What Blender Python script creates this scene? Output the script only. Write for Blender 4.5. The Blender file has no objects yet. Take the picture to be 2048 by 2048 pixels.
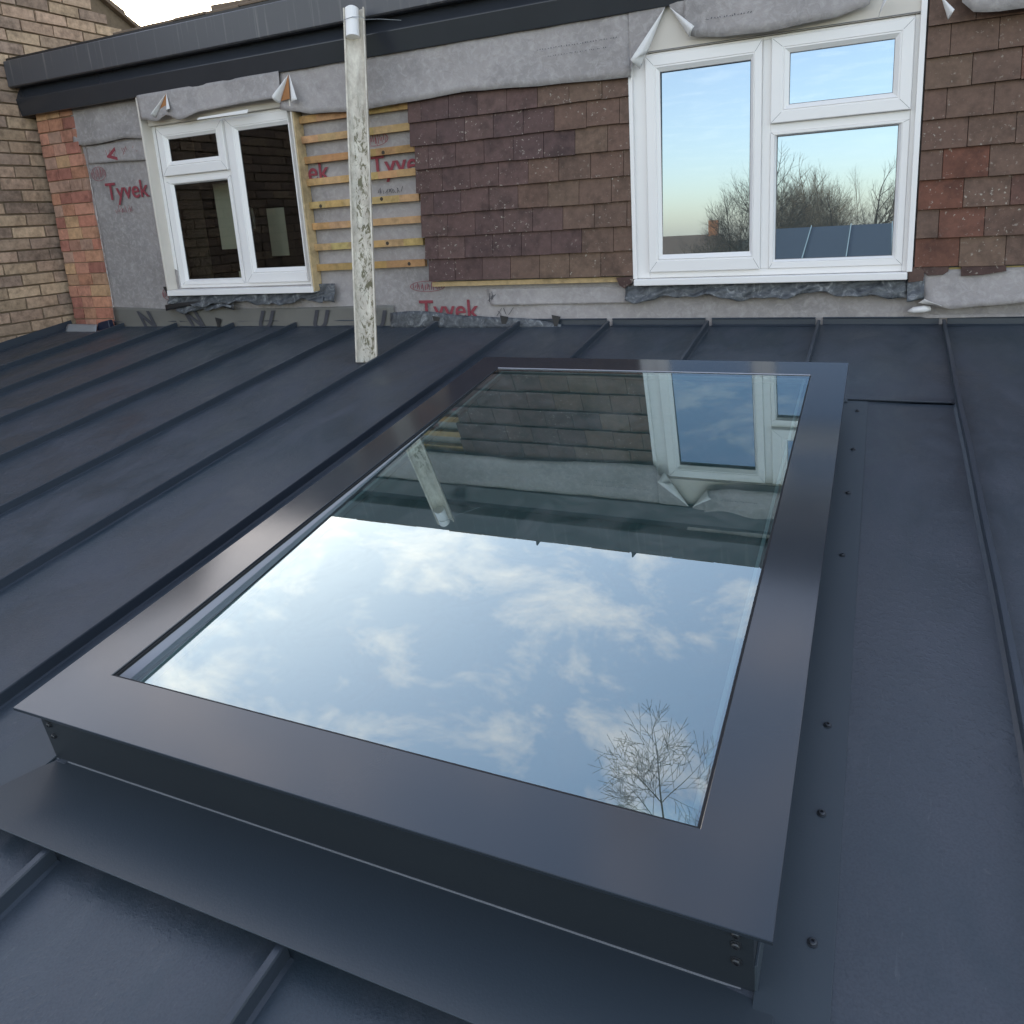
import bpy, math, random
from mathutils import Vector, Matrix
random.seed(7)
R = math.radians
scene = bpy.context.scene
col = scene.collection

# ------------------------------------------------------------------ camera
cam_d = bpy.data.cameras.new('camera'); cam = bpy.data.objects.new('camera', cam_d); col.objects.link(cam)
scene.camera = cam
CR = Vector((0.90768001, 0.41482307, -0.06355176)); CU = Vector((-0.04376221, 0.24417035, 0.9687444)); CF = Vector((-0.41737498, 0.87652875, -0.23978212))
CP = Vector((3.68587823, -3.88927557, 0.57757815)); FPX, PY, PX = 1584.047, 823.397, 1015.733
m = Matrix((CR, CU, -CF)).transposed().to_4x4(); m.translation = CP
cam.matrix_world = m
cam_d.sensor_width = 36; cam_d.lens = FPX/2048*36
cam_d.shift_x = (1024-PX)/2048; cam_d.shift_y = (PY-1024)/2048
cam_d.clip_start = 0.05; cam_d.clip_end = 2000

# ------------------------------------------------------------------ world and sun
SUN_EL, SUN_AZ = 15.0, -48.0            # azimuth from +Y towards +X
w = bpy.data.worlds.new('World'); scene.world = w; w.use_nodes = True
nt = w.node_tree; N = nt.nodes; L = nt.links
for n in list(N): N.remove(n)
out = N.new('ShaderNodeOutputWorld'); bg = N.new('ShaderNodeBackground'); sky = N.new('ShaderNodeTexSky')
sky.sky_type = 'NISHITA'; sky.sun_disc = False; sky.sun_elevation = R(SUN_EL); sky.sun_rotation = R(SUN_AZ)
sky.air_density = 1.0; sky.dust_density = 1.3; sky.ozone_density = 1.6
bg.inputs['Strength'].default_value = 0.15
tc = N.new('ShaderNodeTexCoord'); sep = N.new('ShaderNodeSeparateXYZ'); L.new(tc.outputs['Generated'], sep.inputs[0])
mx = N.new('ShaderNodeMath'); mx.operation = 'MAXIMUM'; L.new(sep.outputs['Z'], mx.inputs[0]); mx.inputs[1].default_value = 0.0
ad = N.new('ShaderNodeMath'); ad.operation = 'ADD'; L.new(mx.outputs[0], ad.inputs[0]); ad.inputs[1].default_value = 0.12
dv = N.new('ShaderNodeVectorMath'); dv.operation = 'DIVIDE'; L.new(tc.outputs['Generated'], dv.inputs[0])
cb = N.new('ShaderNodeCombineXYZ')
for k in (0, 1): L.new(ad.outputs[0], cb.inputs[k])
cb.inputs[2].default_value = 1.0; L.new(cb.outputs[0], dv.inputs[1])
nz = N.new('ShaderNodeTexNoise'); nz.inputs['Scale'].default_value = 4.6; nz.inputs['Detail'].default_value = 9; nz.inputs['Roughness'].default_value = 0.66
nz.inputs['Distortion'].default_value = 0.35
mpw = N.new('ShaderNodeMapping'); mpw.inputs['Scale'].default_value = (1.0, 1.7, 0.0); mpw.inputs['Rotation'].default_value = (0, 0, R(25)); mpw.inputs['Location'].default_value = (2.6, 1.7, 0)
L.new(dv.outputs[0], mpw.inputs[0]); L.new(mpw.outputs[0], nz.inputs['Vector'])
cr = N.new('ShaderNodeValToRGB'); cr.color_ramp.elements[0].position = 0.49; cr.color_ramp.elements[1].position = 0.76
L.new(nz.outputs['Fac'], cr.inputs[0])
cm = N.new('ShaderNodeMath'); cm.operation = 'MULTIPLY'; cm.inputs[1].default_value = 0.72; 
fade = N.new('ShaderNodeMapRange'); fade.inputs['From Min'].default_value = 0.04; fade.inputs['From Max'].default_value = 0.38   # clouds thin out into the pale sky low down
L.new(sep.outputs['Z'], fade.inputs['Value']); fm = N.new('ShaderNodeMath'); fm.operation = 'MULTIPLY'; L.new(cr.outputs[0], fm.inputs[0]); L.new(fade.outputs[0], fm.inputs[1]); L.new(fm.outputs[0], cm.inputs[0])
# clouds: lit by the sky around them plus warm sunlight
lt = N.new('ShaderNodeMixRGB'); lt.blend_type = 'MIX'; lt.inputs[0].default_value = 0.0
cadd = N.new('ShaderNodeMixRGB'); cadd.blend_type = 'ADD'; cadd.inputs[0].default_value = 1.0; cadd.inputs[2].default_value = (4.6, 3.1, 1.5, 1)
L.new(sky.outputs[0], cadd.inputs[1])
mixc = N.new('ShaderNodeMixRGB'); L.new(cm.outputs[0], mixc.inputs[0]); L.new(sky.outputs[0], mixc.inputs[1]); L.new(cadd.outputs[0], mixc.inputs[2])
N.remove(lt)
veil = N.new('ShaderNodeMixRGB'); veil.blend_type = 'ADD'; veil.inputs[0].default_value = 1.0; veil.inputs[2].default_value = (2.5, 1.95, 1.45, 1)   # warm haze added to the sky to warm the light on the wall
inv = N.new('ShaderNodeMath'); inv.operation = 'SUBTRACT'; inv.inputs[0].default_value = 1.0; L.new(mx.outputs[0], inv.inputs[1])
pw = N.new('ShaderNodeMath'); pw.operation = 'POWER'; pw.inputs[1].default_value = 1.35; L.new(inv.outputs[0], pw.inputs[0]); L.new(pw.outputs[0], veil.inputs[0])   # thicker towards the horizon
L.new(mixc.outputs[0], veil.inputs[1]); L.new(veil.outputs[0], bg.inputs['Color']); L.new(bg.outputs[0], out.inputs['Surface'])

sd = bpy.data.lights.new('sun', 'SUN'); sun = bpy.data.objects.new('sun', sd); col.objects.link(sun)
sd.energy = 2.0; sd.angle = R(0.5); sd.color = (1.0, 0.86, 0.7)
sv = Vector((math.sin(R(SUN_AZ))*math.cos(R(SUN_EL)), math.cos(R(SUN_AZ))*math.cos(R(SUN_EL)), math.sin(R(SUN_EL))))
sun.rotation_euler = sv.to_track_quat('Z', 'Y').to_euler(); sun.location = sv*30
scene.view_settings.view_transform = 'Standard'; scene.view_settings.look = 'None'
scene.view_settings.exposure = 1.5; scene.view_settings.gamma = 1.0

# ------------------------------------------------------------------ geometry of the place
PITCH = 0.137715; cp, sp = math.cos(PITCH), math.sin(PITCH)
X0, BAY = -1.0528, 0.5
def RP(x, s, h): return Vector((x, -s*cp - h*sp, -s*sp + h*cp))     # a point on the lean-to roof
def at(px, py, Y=0.0):                                               # where a sight line meets the vertical plane y = Y
    d = CF + CR*((px-PX)/FPX) + CU*((PY-py)/FPX)
    return CP + d*((Y-CP.y)/d.y)
def A1(x, y, Y=0.0): return at(x/2.76, y/2.76, Y)
def A2(x, y, Y=0.0): return at(600+x/2.76, y/2.76, Y)
def A3(x, y, Y=0.0): return at(1240+x/2.391, y/2.391, Y)
def B6(x, y, Y=0.0): return at(1750+x/6.483, 450+y/6.483, Y)

# ------------------------------------------------------------------ materials
def newmat(name):
    mt = bpy.data.materials.new(name); mt.use_nodes = True
    t = mt.node_tree
    for n in list(t.nodes): t.nodes.remove(n)
    o = t.nodes.new('ShaderNodeOutputMaterial'); b = t.nodes.new('ShaderNodeBsdfPrincipled'); t.links.new(b.outputs[0], o.inputs['Surface'])
    return mt, t, b, o
def noise(t, scale, detail=4, rough=.55, vec=None, dist=0.0, mapping=None):
    c = t.nodes.new('ShaderNodeTexCoord'); n = t.nodes.new('ShaderNodeTexNoise')
    n.inputs['Scale'].default_value = scale; n.inputs['Detail'].default_value = detail; n.inputs['Roughness'].default_value = rough; n.inputs['Distortion'].default_value = dist
    if mapping:
        mp = t.nodes.new('ShaderNodeMapping'); mp.inputs['Scale'].default_value = mapping
        t.links.new(c.outputs['Object'], mp.inputs[0]); t.links.new(mp.outputs[0], n.inputs['Vector'])
    else: t.links.new(c.outputs['Object'], n.inputs['Vector'])
    return n.outputs['Fac']
def ramp(t, src, stops):
    r = t.nodes.new('ShaderNodeValToRGB'); e = r.color_ramp.elements
    while len(e) < len(stops): e.new(0.5)
    for k, (p, c) in enumerate(stops): e[k].position = p; e[k].color = (c[0], c[1], c[2], 1) if hasattr(c, '__len__') else (c, c, c, 1)
    t.links.new(src, r.inputs[0]); return r.outputs[0]
def mix(t, fac, a, b, mode='MIX'):
    n = t.nodes.new('ShaderNodeMixRGB'); n.blend_type = mode
    for k, v in ((0, fac), (1, a), (2, b)):
        if isinstance(v, (int, float)): n.inputs[k].default_value = v if k == 0 else (v, v, v, 1)
        elif isinstance(v, tuple): n.inputs[k].default_value = (v[0], v[1], v[2], 1)
        else: t.links.new(v, n.inputs[k])
    return n.outputs[0]
def bump(t, b, src, dist, strength=1.0):
    n = t.nodes.new('ShaderNodeBump'); n.inputs['Distance'].default_value = dist; n.inputs['Strength'].default_value = strength
    t.links.new(src, n.inputs['Height']); t.links.new(n.outputs[0], b.inputs['Normal']); return n
def setc(t, sock, v):
    if isinstance(v, tuple): sock.default_value = (v[0], v[1], v[2], 1) if len(v) == 3 else v
    elif isinstance(v, (int, float)): sock.default_value = v
    else: t.links.new(v, sock)
def vcol(t):
    a = t.nodes.new('ShaderNodeVertexColor'); a.layer_name = 'Col'; return a.outputs['Color']
def simple(name, c, rough, var=.15, scale=8, bmp=0.0, bscale=60, metal=0.0, spec=.5):
    mt, t, b, o = newmat(name)
    n = noise(t, scale, 5)
    setc(t, b.inputs['Base Color'], mix(t, n, tuple(x*(1-var) for x in c), tuple(min(1, x*(1+var)) for x in c)))
    b.inputs['Roughness'].default_value = rough; b.inputs['Metallic'].default_value = metal; b.inputs['Specular IOR Level'].default_value = spec
    if bmp: bump(t, b, noise(t, bscale, 5), bmp)
    return mt
M = {}
# coated roof sheet
mt, t, b, o = newmat('coated_steel')
big = noise(t, 1.3, 5, .6, mapping=(1, .5, 1)); streak = noise(t, 5, 6, .65, dist=.6, mapping=(1.5, .8, 1)); fine = noise(t, 260, 3, .6)
c = mix(t, ramp(t, big, [(.35, 0), (.68, 1)]), (.028, .046, .060), (.060, .069, .083))
c = mix(t, ramp(t, streak, [(.45, 0), (.72, .75)]), c, (.074, .082, .100))
spots = noise(t, 42, 3, .5); c = mix(t, ramp(t, spots, [(.70, 0), (.76, .5)]), c, (.10, .105, .115))
c = mix(t, ramp(t, fine, [(.35, .35), (.6, 0)]), c, (.022, .028, .038))
setc(t, b.inputs['Base Color'], c)
setc(t, b.inputs['Roughness'], ramp(t, streak, [(.35, .30), (.68, .58)])); b.inputs['Specular IOR Level'].default_value = .55
dent = noise(t, 14, 5, .6, dist=1.2); drops = noise(t, 75, 3, .55)
dm = t.nodes.new('ShaderNodeMath'); dm.operation = 'MULTIPLY'; t.links.new(ramp(t, drops, [(.52, 0), (.62, 1)]), dm.inputs[0]); t.links.new(ramp(t, big, [(.45, .0), (.68, 1)]), dm.inputs[1])
sxn = t.nodes.new('ShaderNodeSeparateXYZ'); tcn = t.nodes.new('ShaderNodeTexCoord'); t.links.new(tcn.outputs['Object'], sxn.inputs[0])
wet = t.nodes.new('ShaderNodeMapRange'); wet.inputs['From Min'].default_value = .3; wet.inputs['From Max'].default_value = -.9; t.links.new(sxn.outputs['X'], wet.inputs['Value'])
wd = t.nodes.new('ShaderNodeMath'); wd.operation = 'MULTIPLY'; t.links.new(ramp(t, noise(t, 48, 5, .65, dist=.6), [(.50, 0), (.60, 1)]), wd.inputs[0]); t.links.new(wet.outputs[0], wd.inputs[1])
wa = t.nodes.new('ShaderNodeMath'); wa.operation = 'MAXIMUM'; t.links.new(wd.outputs[0], wa.inputs[0]); t.links.new(dm.outputs[0], wa.inputs[1])
b1 = bump(t, b, mix(t, .65, dent, wa.outputs[0]), .0008)
scr = ramp(t, noise(t, 60, 5, .6, dist=2.5, mapping=(1, .12, 1)), [(.66, 0), (.74, .22)])
setc(t, b.inputs['Base Color'], mix(t, scr, c, (.16, .17, .18)))
b2 = t.nodes.new('ShaderNodeBump'); b2.inputs['Distance'].default_value = .0004; t.links.new(fine, b2.inputs['Height']); t.links.new(b2.outputs[0], b1.inputs['Normal'])
M['sheet'] = mt
M['seam'] = simple('seam_steel', (.034, .044, .058), .38, .12, 5, .0003, 120)
mt, t, b, o = newmat('powder_coated_frame')
n = noise(t, 2.2, 4); fine = noise(t, 500, 2, .5)
setc(t, b.inputs['Base Color'], mix(t, n, (.019, .028, .036), (.026, .032, .040)))
setc(t, b.inputs['Roughness'], ramp(t, noise(t, 3, 4), [(.3, .11), (.7, .16)])); b.inputs['Specular IOR Level'].default_value = .85
bump(t, b, fine, .00003)
M['cap'] = mt
M['kerb'] = simple('kerb_steel', (.020, .026, .032), .45, .1, 4, .0002, 300)
M['apron'] = simple('flashing_steel', (.042, .056, .068), .42, .08, 2.5, .0002, 250)
M['gasket'] = simple('black_gasket', (.006, .006, .007), .6)
M['screw'] = simple('screw_metal', (.05, .055, .062), .4, .2, 40, metal=.6)
M['spacer'] = simple('glass_spacer', (.45, .55, .52), .35)
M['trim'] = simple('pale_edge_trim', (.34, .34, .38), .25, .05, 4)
M['edge_line'] = simple('bright_cut_edge', (.24, .25, .26), .4)
def glass(name, tint, gl, rough=0.0, glcol=(1, 1, 1), wob=0.0, dusty=0.0):
    mt, t, b, o = newmat(name); t.nodes.remove(b)
    tr = t.nodes.new('ShaderNodeBsdfTransparent'); tr.inputs[0].default_value = (*tint, 1)
    g = t.nodes.new('ShaderNodeBsdfGlossy'); g.inputs['Roughness'].default_value = rough; g.inputs['Color'].default_value = (*glcol, 1)
    lw = t.nodes.new('ShaderNodeFresnel'); lw.inputs['IOR'].default_value = 1.5
    ml = t.nodes.new('ShaderNodeMath'); ml.operation = 'MULTIPLY_ADD'; ml.inputs[1].default_value = 1.3; ml.inputs[2].default_value = gl; ml.use_clamp = True
    t.links.new(lw.outputs[0], ml.inputs[0])
    mxs = t.nodes.new('ShaderNodeMixShader'); t.links.new(ml.outputs[0], mxs.inputs[0]); t.links.new(tr.outputs[0], mxs.inputs[1]); t.links.new(g.outputs[0], mxs.inputs[2]); t.links.new(mxs.outputs[0], o.inputs['Surface'])
    if dusty:
        df = t.nodes.new('ShaderNodeBsdfDiffuse'); df.inputs[0].default_value = (.5, .5, .48, 1); ms = t.nodes.new('ShaderNodeMixShader')
        t.links.new(ramp(t, noise(t, 7, 7, .7, dist=.8), [(.45, dusty*.25), (.75, dusty*1.6)]), ms.inputs[0]); t.links.new(mxs.outputs[0], ms.inputs[1]); t.links.new(df.outputs[0], ms.inputs[2]); t.links.new(ms.outputs[0], o.inputs['Surface'])
    if wob:
        bp = t.nodes.new('ShaderNodeBump'); bp.inputs['Distance'].default_value = wob
        t.links.new(noise(t, 1.6, 2), bp.inputs['Height']); t.links.new(bp.outputs[0], g.inputs['Normal'])
    return mt
def inner_glass(name, base, gl, glcol=(1, 1, 1)):
    mt, t, b, o = newmat(name)
    g = t.nodes.new('ShaderNodeBsdfGlossy'); g.inputs['Roughness'].default_value = 0.0; g.inputs['Color'].default_value = (*glcol, 1)
    setc(t, b.inputs['Base Color'], mix(t, noise(t, 1.5, 3), tuple(x*.8 for x in base), tuple(x*1.2 for x in base)))
    b.inputs['Roughness'].default_value = .7; b.inputs['Specular IOR Level'].default_value = 0
    mxs = t.nodes.new('ShaderNodeMixShader'); mxs.inputs[0].default_value = gl
    t.links.new(b.outputs[0], mxs.inputs[1]); t.links.new(g.outputs[0], mxs.inputs[2]); t.links.new(mxs.outputs[0], o.inputs['Surface'])
    return mt
M['skyglass'] = glass('outer_roof_glass', (.78, .93, .89), .28, 0, (.84, .98, .99), dusty=.07)
M['skyinner'] = inner_glass('inner_roof_glass', (.15, .225, .205), .38, (.70, .93, .94))  # grey-green base colour stands in for the hazy room glow behind the glass
M['winglass'] = inner_glass('mirror_window_glass', (.05, .06, .06), .42, (.62, .80, 1))
M['darkglass'] = glass('dark_window_glass', (.80, .85, .83), .0)
M['upvc'] = simple('white_upvc', (.84, .82, .80), .28, .03, 3, spec=.5)
M['cream'] = simple('cream_board', (.66, .61, .54), .5, .06, 5)
M['bead'] = simple('grey_rubber_line', (.16, .16, .16), .5)
M['fascia'] = simple('dark_fascia', (.030, .034, .042), .22, .15, 6)
mt, t, b, o = newmat('dusty_gutter')
n = noise(t, 9, 5, .6, mapping=(3.0, 1, .12))
setc(t, b.inputs['Base Color'], mix(t, ramp(t, n, [(.56, 0), (.72, .55)]), (.080, .082, .092), (.27, .26, .25)))
b.inputs['Roughness'].default_value = .42
M['gutter'] = mt
def vcmat(name, rough, lichen=None, bs=90, bd=.0012, var=.25, spec=.4):
    mt, t, b, o = newmat(name)
    c = mix(t, noise(t, 22, 5, .65), 1.0, 1.0)
    n1 = ramp(t, noise(t, 26, 6, .7), [(.3, 1-var), (.7, 1+var)])
    c = mix(t, 1.0, vcol(t), n1, 'MULTIPLY')
    c = mix(t, 1.0, c, ramp(t, noise(t, 6.5, 4, .6), [(.32, .72), (.5, 1.0)]), 'MULTIPLY')
    if lichen:
        sc, col_, lo, hi = lichen
        pat = noise(t, 5, 3, .5); sp_ = noise(t, sc, 4, .6)
        mm = t.nodes.new('ShaderNodeMath'); mm.operation = 'MULTIPLY'
        t.links.new(ramp(t, sp_, [(lo, 0), (hi, .9)]), mm.inputs[0]); t.links.new(ramp(t, pat, [(.42, .12), (.62, 1)]), mm.inputs[1])
        c = mix(t, mm.outputs[0], c, col_)
    setc(t, b.inputs['Base Color'], c); b.inputs['Roughness'].default_value = rough; b.inputs['Specular IOR Level'].default_value = spec
    bump(t, b, noise(t, bs, 5, .65), bd)
    return mt
M['brick'] = vcmat('weathered_brick', .9, (30, (.30, .26, .19), .66, .74), 70, .003, .3, .25)
M['pierbrick'] = vcmat('rough_pier_brick', .9, None, 70, .003, .22, .25)
M['mortar'] = simple('mortar', (.17, .13, .09), .95, .3, 30, .003, 80, spec=.2)
M['tile'] = vcmat('clay_tile', .7, (62, (.40, .36, .30), .62, .68), 220, .0010, .22, .35)
M['timber'] = vcmat('batten_timber', .75, None, 90, .0008, .2, .3)
# breather membrane
mt, t, b, o = newmat('breather_membrane')
sw = noise(t, 30, 6, .7, dist=.7); bg_ = noise(t, 1.6, 5, .65)
c = mix(t, ramp(t, bg_, [(.38, 0), (.62, 1)]), (.27, .25, .243), (.37, .34, .33))
c = mix(t, ramp(t, sw, [(.46, 0), (.74, .8)]), c, (.46, .43, .42)); c = mix(t, ramp(t, noise(t, 7, 5, .65), [(.30, .35), (.45, 0)]), c, (.16, .15, .15))
setc(t, b.inputs['Base Color'], c); b.inputs['Roughness'].default_value = .75
bump(t, b, mix(t, .25, noise(t, 5, 5, .6, dist=1.6), sw), .010)
M['membrane'] = mt
M['membrane_olive'] = simple('olive_damp_course', (.15, .145, .13), .6, .2, 6, .003, 9)
M['white_film'] = simple('white_film', (.72, .70, .68), .55, .08, 12, .002, 20)
M['lead'] = None
mt, t, b, o = newmat('lead_sheet')
n = noise(t, 16, 6, .7, dist=1.5); setc(t, b.inputs['Base Color'], ramp(t, n, [(.38, (.045, .05, .058)), (.55, (.10, .11, .12)), (.70, (.32, .33, .34))]))
b.inputs['Roughness'].default_value = .45; bump(t, b, noise(t, 22, 6, .65, dist=1), .008)
M['lead'] = mt
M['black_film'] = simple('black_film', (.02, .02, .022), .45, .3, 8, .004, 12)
M['red_ink'] = simple('red_ink', (.26, .050, .065), .8, .35, 60)
M['black_ink'] = simple('dark_ink', (.055, .055, .065), .8, .3, 50)
mt, t, b, o = newmat('mossy_plastic')
g1 = noise(t, 30, 6, .7, mapping=(1, 1, .5)); g2 = noise(t, 38, 6, .72, dist=1.2, mapping=(1, 1, .40))
zc = t.nodes.new('ShaderNodeTexCoord'); sx = t.nodes.new('ShaderNodeSeparateXYZ'); t.links.new(zc.outputs['Object'], sx.inputs[0])
zf = ramp(t, sx.outputs['Z'], [(.0, 1), (1.0, 1), ]) if False else None
c = mix(t, ramp(t, g1, [(.35, 0), (.62, 1)]), (.72, .67, .56), (.52, .46, .38))
# moss in the bed of the channel only, below its clean top
mr = t.nodes.new('ShaderNodeMapRange'); mr.inputs['From Min'].default_value = 1.36; mr.inputs['From Max'].default_value = 1.08; t.links.new(sx.outputs['Z'], mr.inputs['Value'])
mm = t.nodes.new('ShaderNodeMath'); mm.operation = 'MULTIPLY'; t.links.new(ramp(t, g2, [(.50, 0), (.56, 1)]), mm.inputs[0]); t.links.new(mr.outputs[0], mm.inputs[1])
m2 = t.nodes.new('ShaderNodeMath'); m2.operation = 'MULTIPLY'; t.links.new(mm.outputs[0], m2.inputs[0]); t.links.new(vcol(t), m2.inputs[1])
c = mix(t, m2.outputs[0], c, mix(t, noise(t, 18, 3), (.09, .095, .05), (.22, .18, .10)))
setc(t, b.inputs['Base Color'], mix(t, 1.0, c, ramp(t, noise(t, 9, 5, .6, mapping=(2.5, 1, .25)), [(.35, .74), (.6, 1.0)]), 'MULTIPLY')); b.inputs['Roughness'].default_value = .6; bump(t, b, g2, .002)
M['mossy'] = mt
M['roof_tile'] = simple('brown_roof_tile', (.16, .115, .08), .8, .25, 12, .004, 40)
M['ground'] = simple('ground_grass', (.05, .065, .03), .95, .5, 2, .02, 14)
M['bark'] = simple('bark', (.06, .048, .035), .9, .3, 10)
M['twig'] = simple('pale_twigs', (.13, .10, .065), .9, .3, 4)
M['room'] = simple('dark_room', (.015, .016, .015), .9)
M['paper'] = simple('cream_paper', (.35, .33, .25), .7, .1, 5)
M['fence'] = simple('fence_timber', (.16, .11, .07), .85, .3, 6)
M['orange_brick'] = simple('orange_brick', (.38, .16, .07), .85, .3, 10)

# ------------------------------------------------------------------ mesh builder
class MB:
    def __init__(s): s.v = []; s.f = []; s.c = []
    def face(s, pts, c=(1, 1, 1)):
        i = len(s.v); s.v += [Vector(p) for p in pts]; s.f.append(tuple(range(i, i+len(pts)))); s.c.append(c)
    def hexa(s, p, c=(1, 1, 1)):     # p: 4 lower (ccw from above) then 4 upper
        i = len(s.v); s.v += [Vector(q) for q in p]
        for f in ((3, 2, 1, 0), (4, 5, 6, 7), (0, 1, 5, 4), (1, 2, 6, 5), (2, 3, 7, 6), (3, 0, 4, 7)):
            s.f.append(tuple(i+k for k in f)); s.c.append(c)
    def box(s, x0, x1, y0, y1, z0, z1, c=(1, 1, 1)):
        s.hexa([(x0, y0, z0), (x1, y0, z0), (x1, y1, z0), (x0, y1, z0), (x0, y0, z1), (x1, y0, z1), (x1, y1, z1), (x0, y1, z1)], c)
    def rbox(s, x0, x1, s0, s1, h0, h1, c=(1, 1, 1)):    # a box lying on the roof slope, s0 < s1 (down the slope)
        s.hexa([RP(x0, s1, h0), RP(x1, s1, h0), RP(x1, s0, h0), RP(x0, s0, h0), RP(x0, s1, h1), RP(x1, s1, h1), RP(x1, s0, h1), RP(x0, s0, h1)], c)
    def prism(s, prof, fn, a, b, c=(1, 1, 1), caps=True):  # profile points swept between fn(p, a) and fn(p, b)
        i = len(s.v); n = len(prof)
        s.v += [Vector(fn(p, a)) for p in prof] + [Vector(fn(p, b)) for p in prof]
        for k in range(n):
            j = (k+1) % n; s.f.append((i+k, i+j, i+n+j, i+n+k)); s.c.append(c)
        if caps: s.f.append(tuple(i+k for k in range(n))[::-1]); s.f.append(tuple(i+n+k for k in range(n))); s.c += [c, c]
    def grid(s, fn, nu, nv, c=(1, 1, 1)):
        i = len(s.v)
        for a in range(nu+1):
            for b_ in range(nv+1): s.v.append(Vector(fn(a/nu, b_/nv)))
        for a in range(nu):
            for b_ in range(nv):
                k = i+a*(nv+1)+b_; s.f.append((k, k+nv+1, k+nv+2, k+1)); s.c.append(c)
    def tube(s, pts, rads, n=6, c=(1, 1, 1), caps=True):
        i = len(s.v); pts = [Vector(p) for p in pts]
        for k, p in enumerate(pts):
            d = (pts[min(k+1, len(pts)-1)]-pts[max(k-1, 0)]).normalized()
            a = d.cross(Vector((0, 0, 1)) if abs(d.z) < .9 else Vector((1, 0, 0))).normalized(); b_ = d.cross(a)
            for q in range(n):
                an = 2*math.pi*q/n; s.v.append(p + (a*math.cos(an)+b_*math.sin(an))*rads[k])
        for k in range(len(pts)-1):
            for q in range(n):
                r = (q+1) % n; s.f.append((i+k*n+q, i+k*n+r, i+(k+1)*n+r, i+(k+1)*n+q)); s.c.append(c)
        if caps:
            s.f.append(tuple(i+q for q in range(n))[::-1]); s.f.append(tuple(i+(len(pts)-1)*n+q for q in range(n))); s.c += [c, c]
    def build(s, name, mat, parent=None, bevel=0, smooth=False, solid=0, offset=None, fix=True):
        me = bpy.data.meshes.new(name)
        org = Vector((0, 0, 0))
        p = parent
        while p is not None: org += p.location; p = p.parent
        if parent is None and offset is not None: org = Vector(offset)
        me.from_pydata([tuple(v-org) for v in s.v], [], s.f)
        ca = me.color_attributes.new('Col', 'FLOAT_COLOR', 'CORNER')
        k = 0
        for fi, f in enumerate(s.f):
            for _ in f: ca.data[k].color = (*s.c[fi][:3], 1); k += 1
        if fix:
            import bmesh
            bm = bmesh.new(); bm.from_mesh(me); bmesh.ops.recalc_face_normals(bm, faces=bm.faces); bm.to_mesh(me); bm.free()
        me.materials.append(M[mat] if isinstance(mat, str) else mat)
        if smooth:
            for pl in me.polygons: pl.use_smooth = True
        o = bpy.data.objects.new(name, me); col.objects.link(o)
        if parent is not None: o.parent = parent
        elif offset is not None: o.location = org
        if solid:
            md = o.modifiers.new('solid', 'SOLIDIFY'); md.thickness = solid; md.offset = 0
        if bevel:
            md = o.modifiers.new('bevel', 'BEVEL'); md.width = bevel; md.segments = 2; md.limit_method = 'ANGLE'; md.angle_limit = R(40)
        return o
def tag(o, label=None, cat=None, group=None, kind=None):
    for k, v in (('label', label), ('category', cat), ('group', group), ('kind', kind)):
        if v: o[k] = v
    return o
def empty(name, loc, label=None, cat=None, group=None):
    o = bpy.data.objects.new(name, None); o.empty_display_size = .1; col.objects.link(o); o.location = loc
    return tag(o, label, cat, group)

# ------------------------------------------------------------------ ground
g = MB(); g.face([(-400, -400, -3), (400, -400, -3), (400, 400, -3), (-400, 400, -3)]); tag(g.build('ground', 'ground'), kind='structure')

# ------------------------------------------------------------------ metal roof of the rear extension
SK = dict(x0=2.201, x1=3.606, s0=.949, s1=3.093, h=.142, e=.026)
roof = empty('rear_extension', RP(2, 3, -.6), 'single storey extension with a dark grey standing seam metal roof', 'building')
REND = 6.2
wl = MB(); ye = RP(0, REND-.15, 0).y
wl.box(-1.5, 7.4, ye, -.1, -3.0, RP(0, REND, 0).z-.12); wl.build('wall', 'brick', roof)
dk = MB(); dk.rbox(-1.598, 7.5, .0, REND, -.11, -.02); dk.build('roof_deck', 'kerb', roof)
xs = [X0+BAY*k for k in range(-1, 18)]
def sheet(x0, x1, s0, s1, h=0.0, nu=8, nv=None):
    m_ = MB(); nv = nv or max(2, int((s1-s0)*7)); ph = random.uniform(0, 9); am = random.uniform(.0015, .0042)
    def fn(u, v):
        x = x0+(x1-x0)*u; s = s0+(s1-s0)*v
        edge = math.sin(math.pi*u)
        return RP(x, s, h + am*edge*math.sin(s*2.7+ph+2*u) + am*.7*edge*math.sin(s*6.1+ph*2-x*3))
    m_.grid(fn, nu, nv); return m_.build('roof_sheet', 'sheet', roof, smooth=True)
for k in range(len(xs)-1):
    a, b = xs[k], xs[k+1]
    if b < SK['x0'] or a > SK['x1']: sheet(a, b, .012, REND)
    elif a < SK['x0']:       # 1.947 - 2.447
        sheet(a, b, .012, SK['s0']); sheet(a, SK['x0']+.06, SK['s0'], SK['s1']+.06); sheet(a, b, SK['s1']+.06, REND)
    elif b > SK['x1']:       # 3.447 - 3.947
        sheet(a, b, .012, SK['s0'], .004); sheet(SK['x1']-.06, b, SK['s0'], REND, -.001); sheet(a, SK['x1']-.06, SK['s1']+.06, REND)
    else:
        sheet(a, b, .012, SK['s0']); sheet(a, b, SK['s1']+.06, REND)
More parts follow.
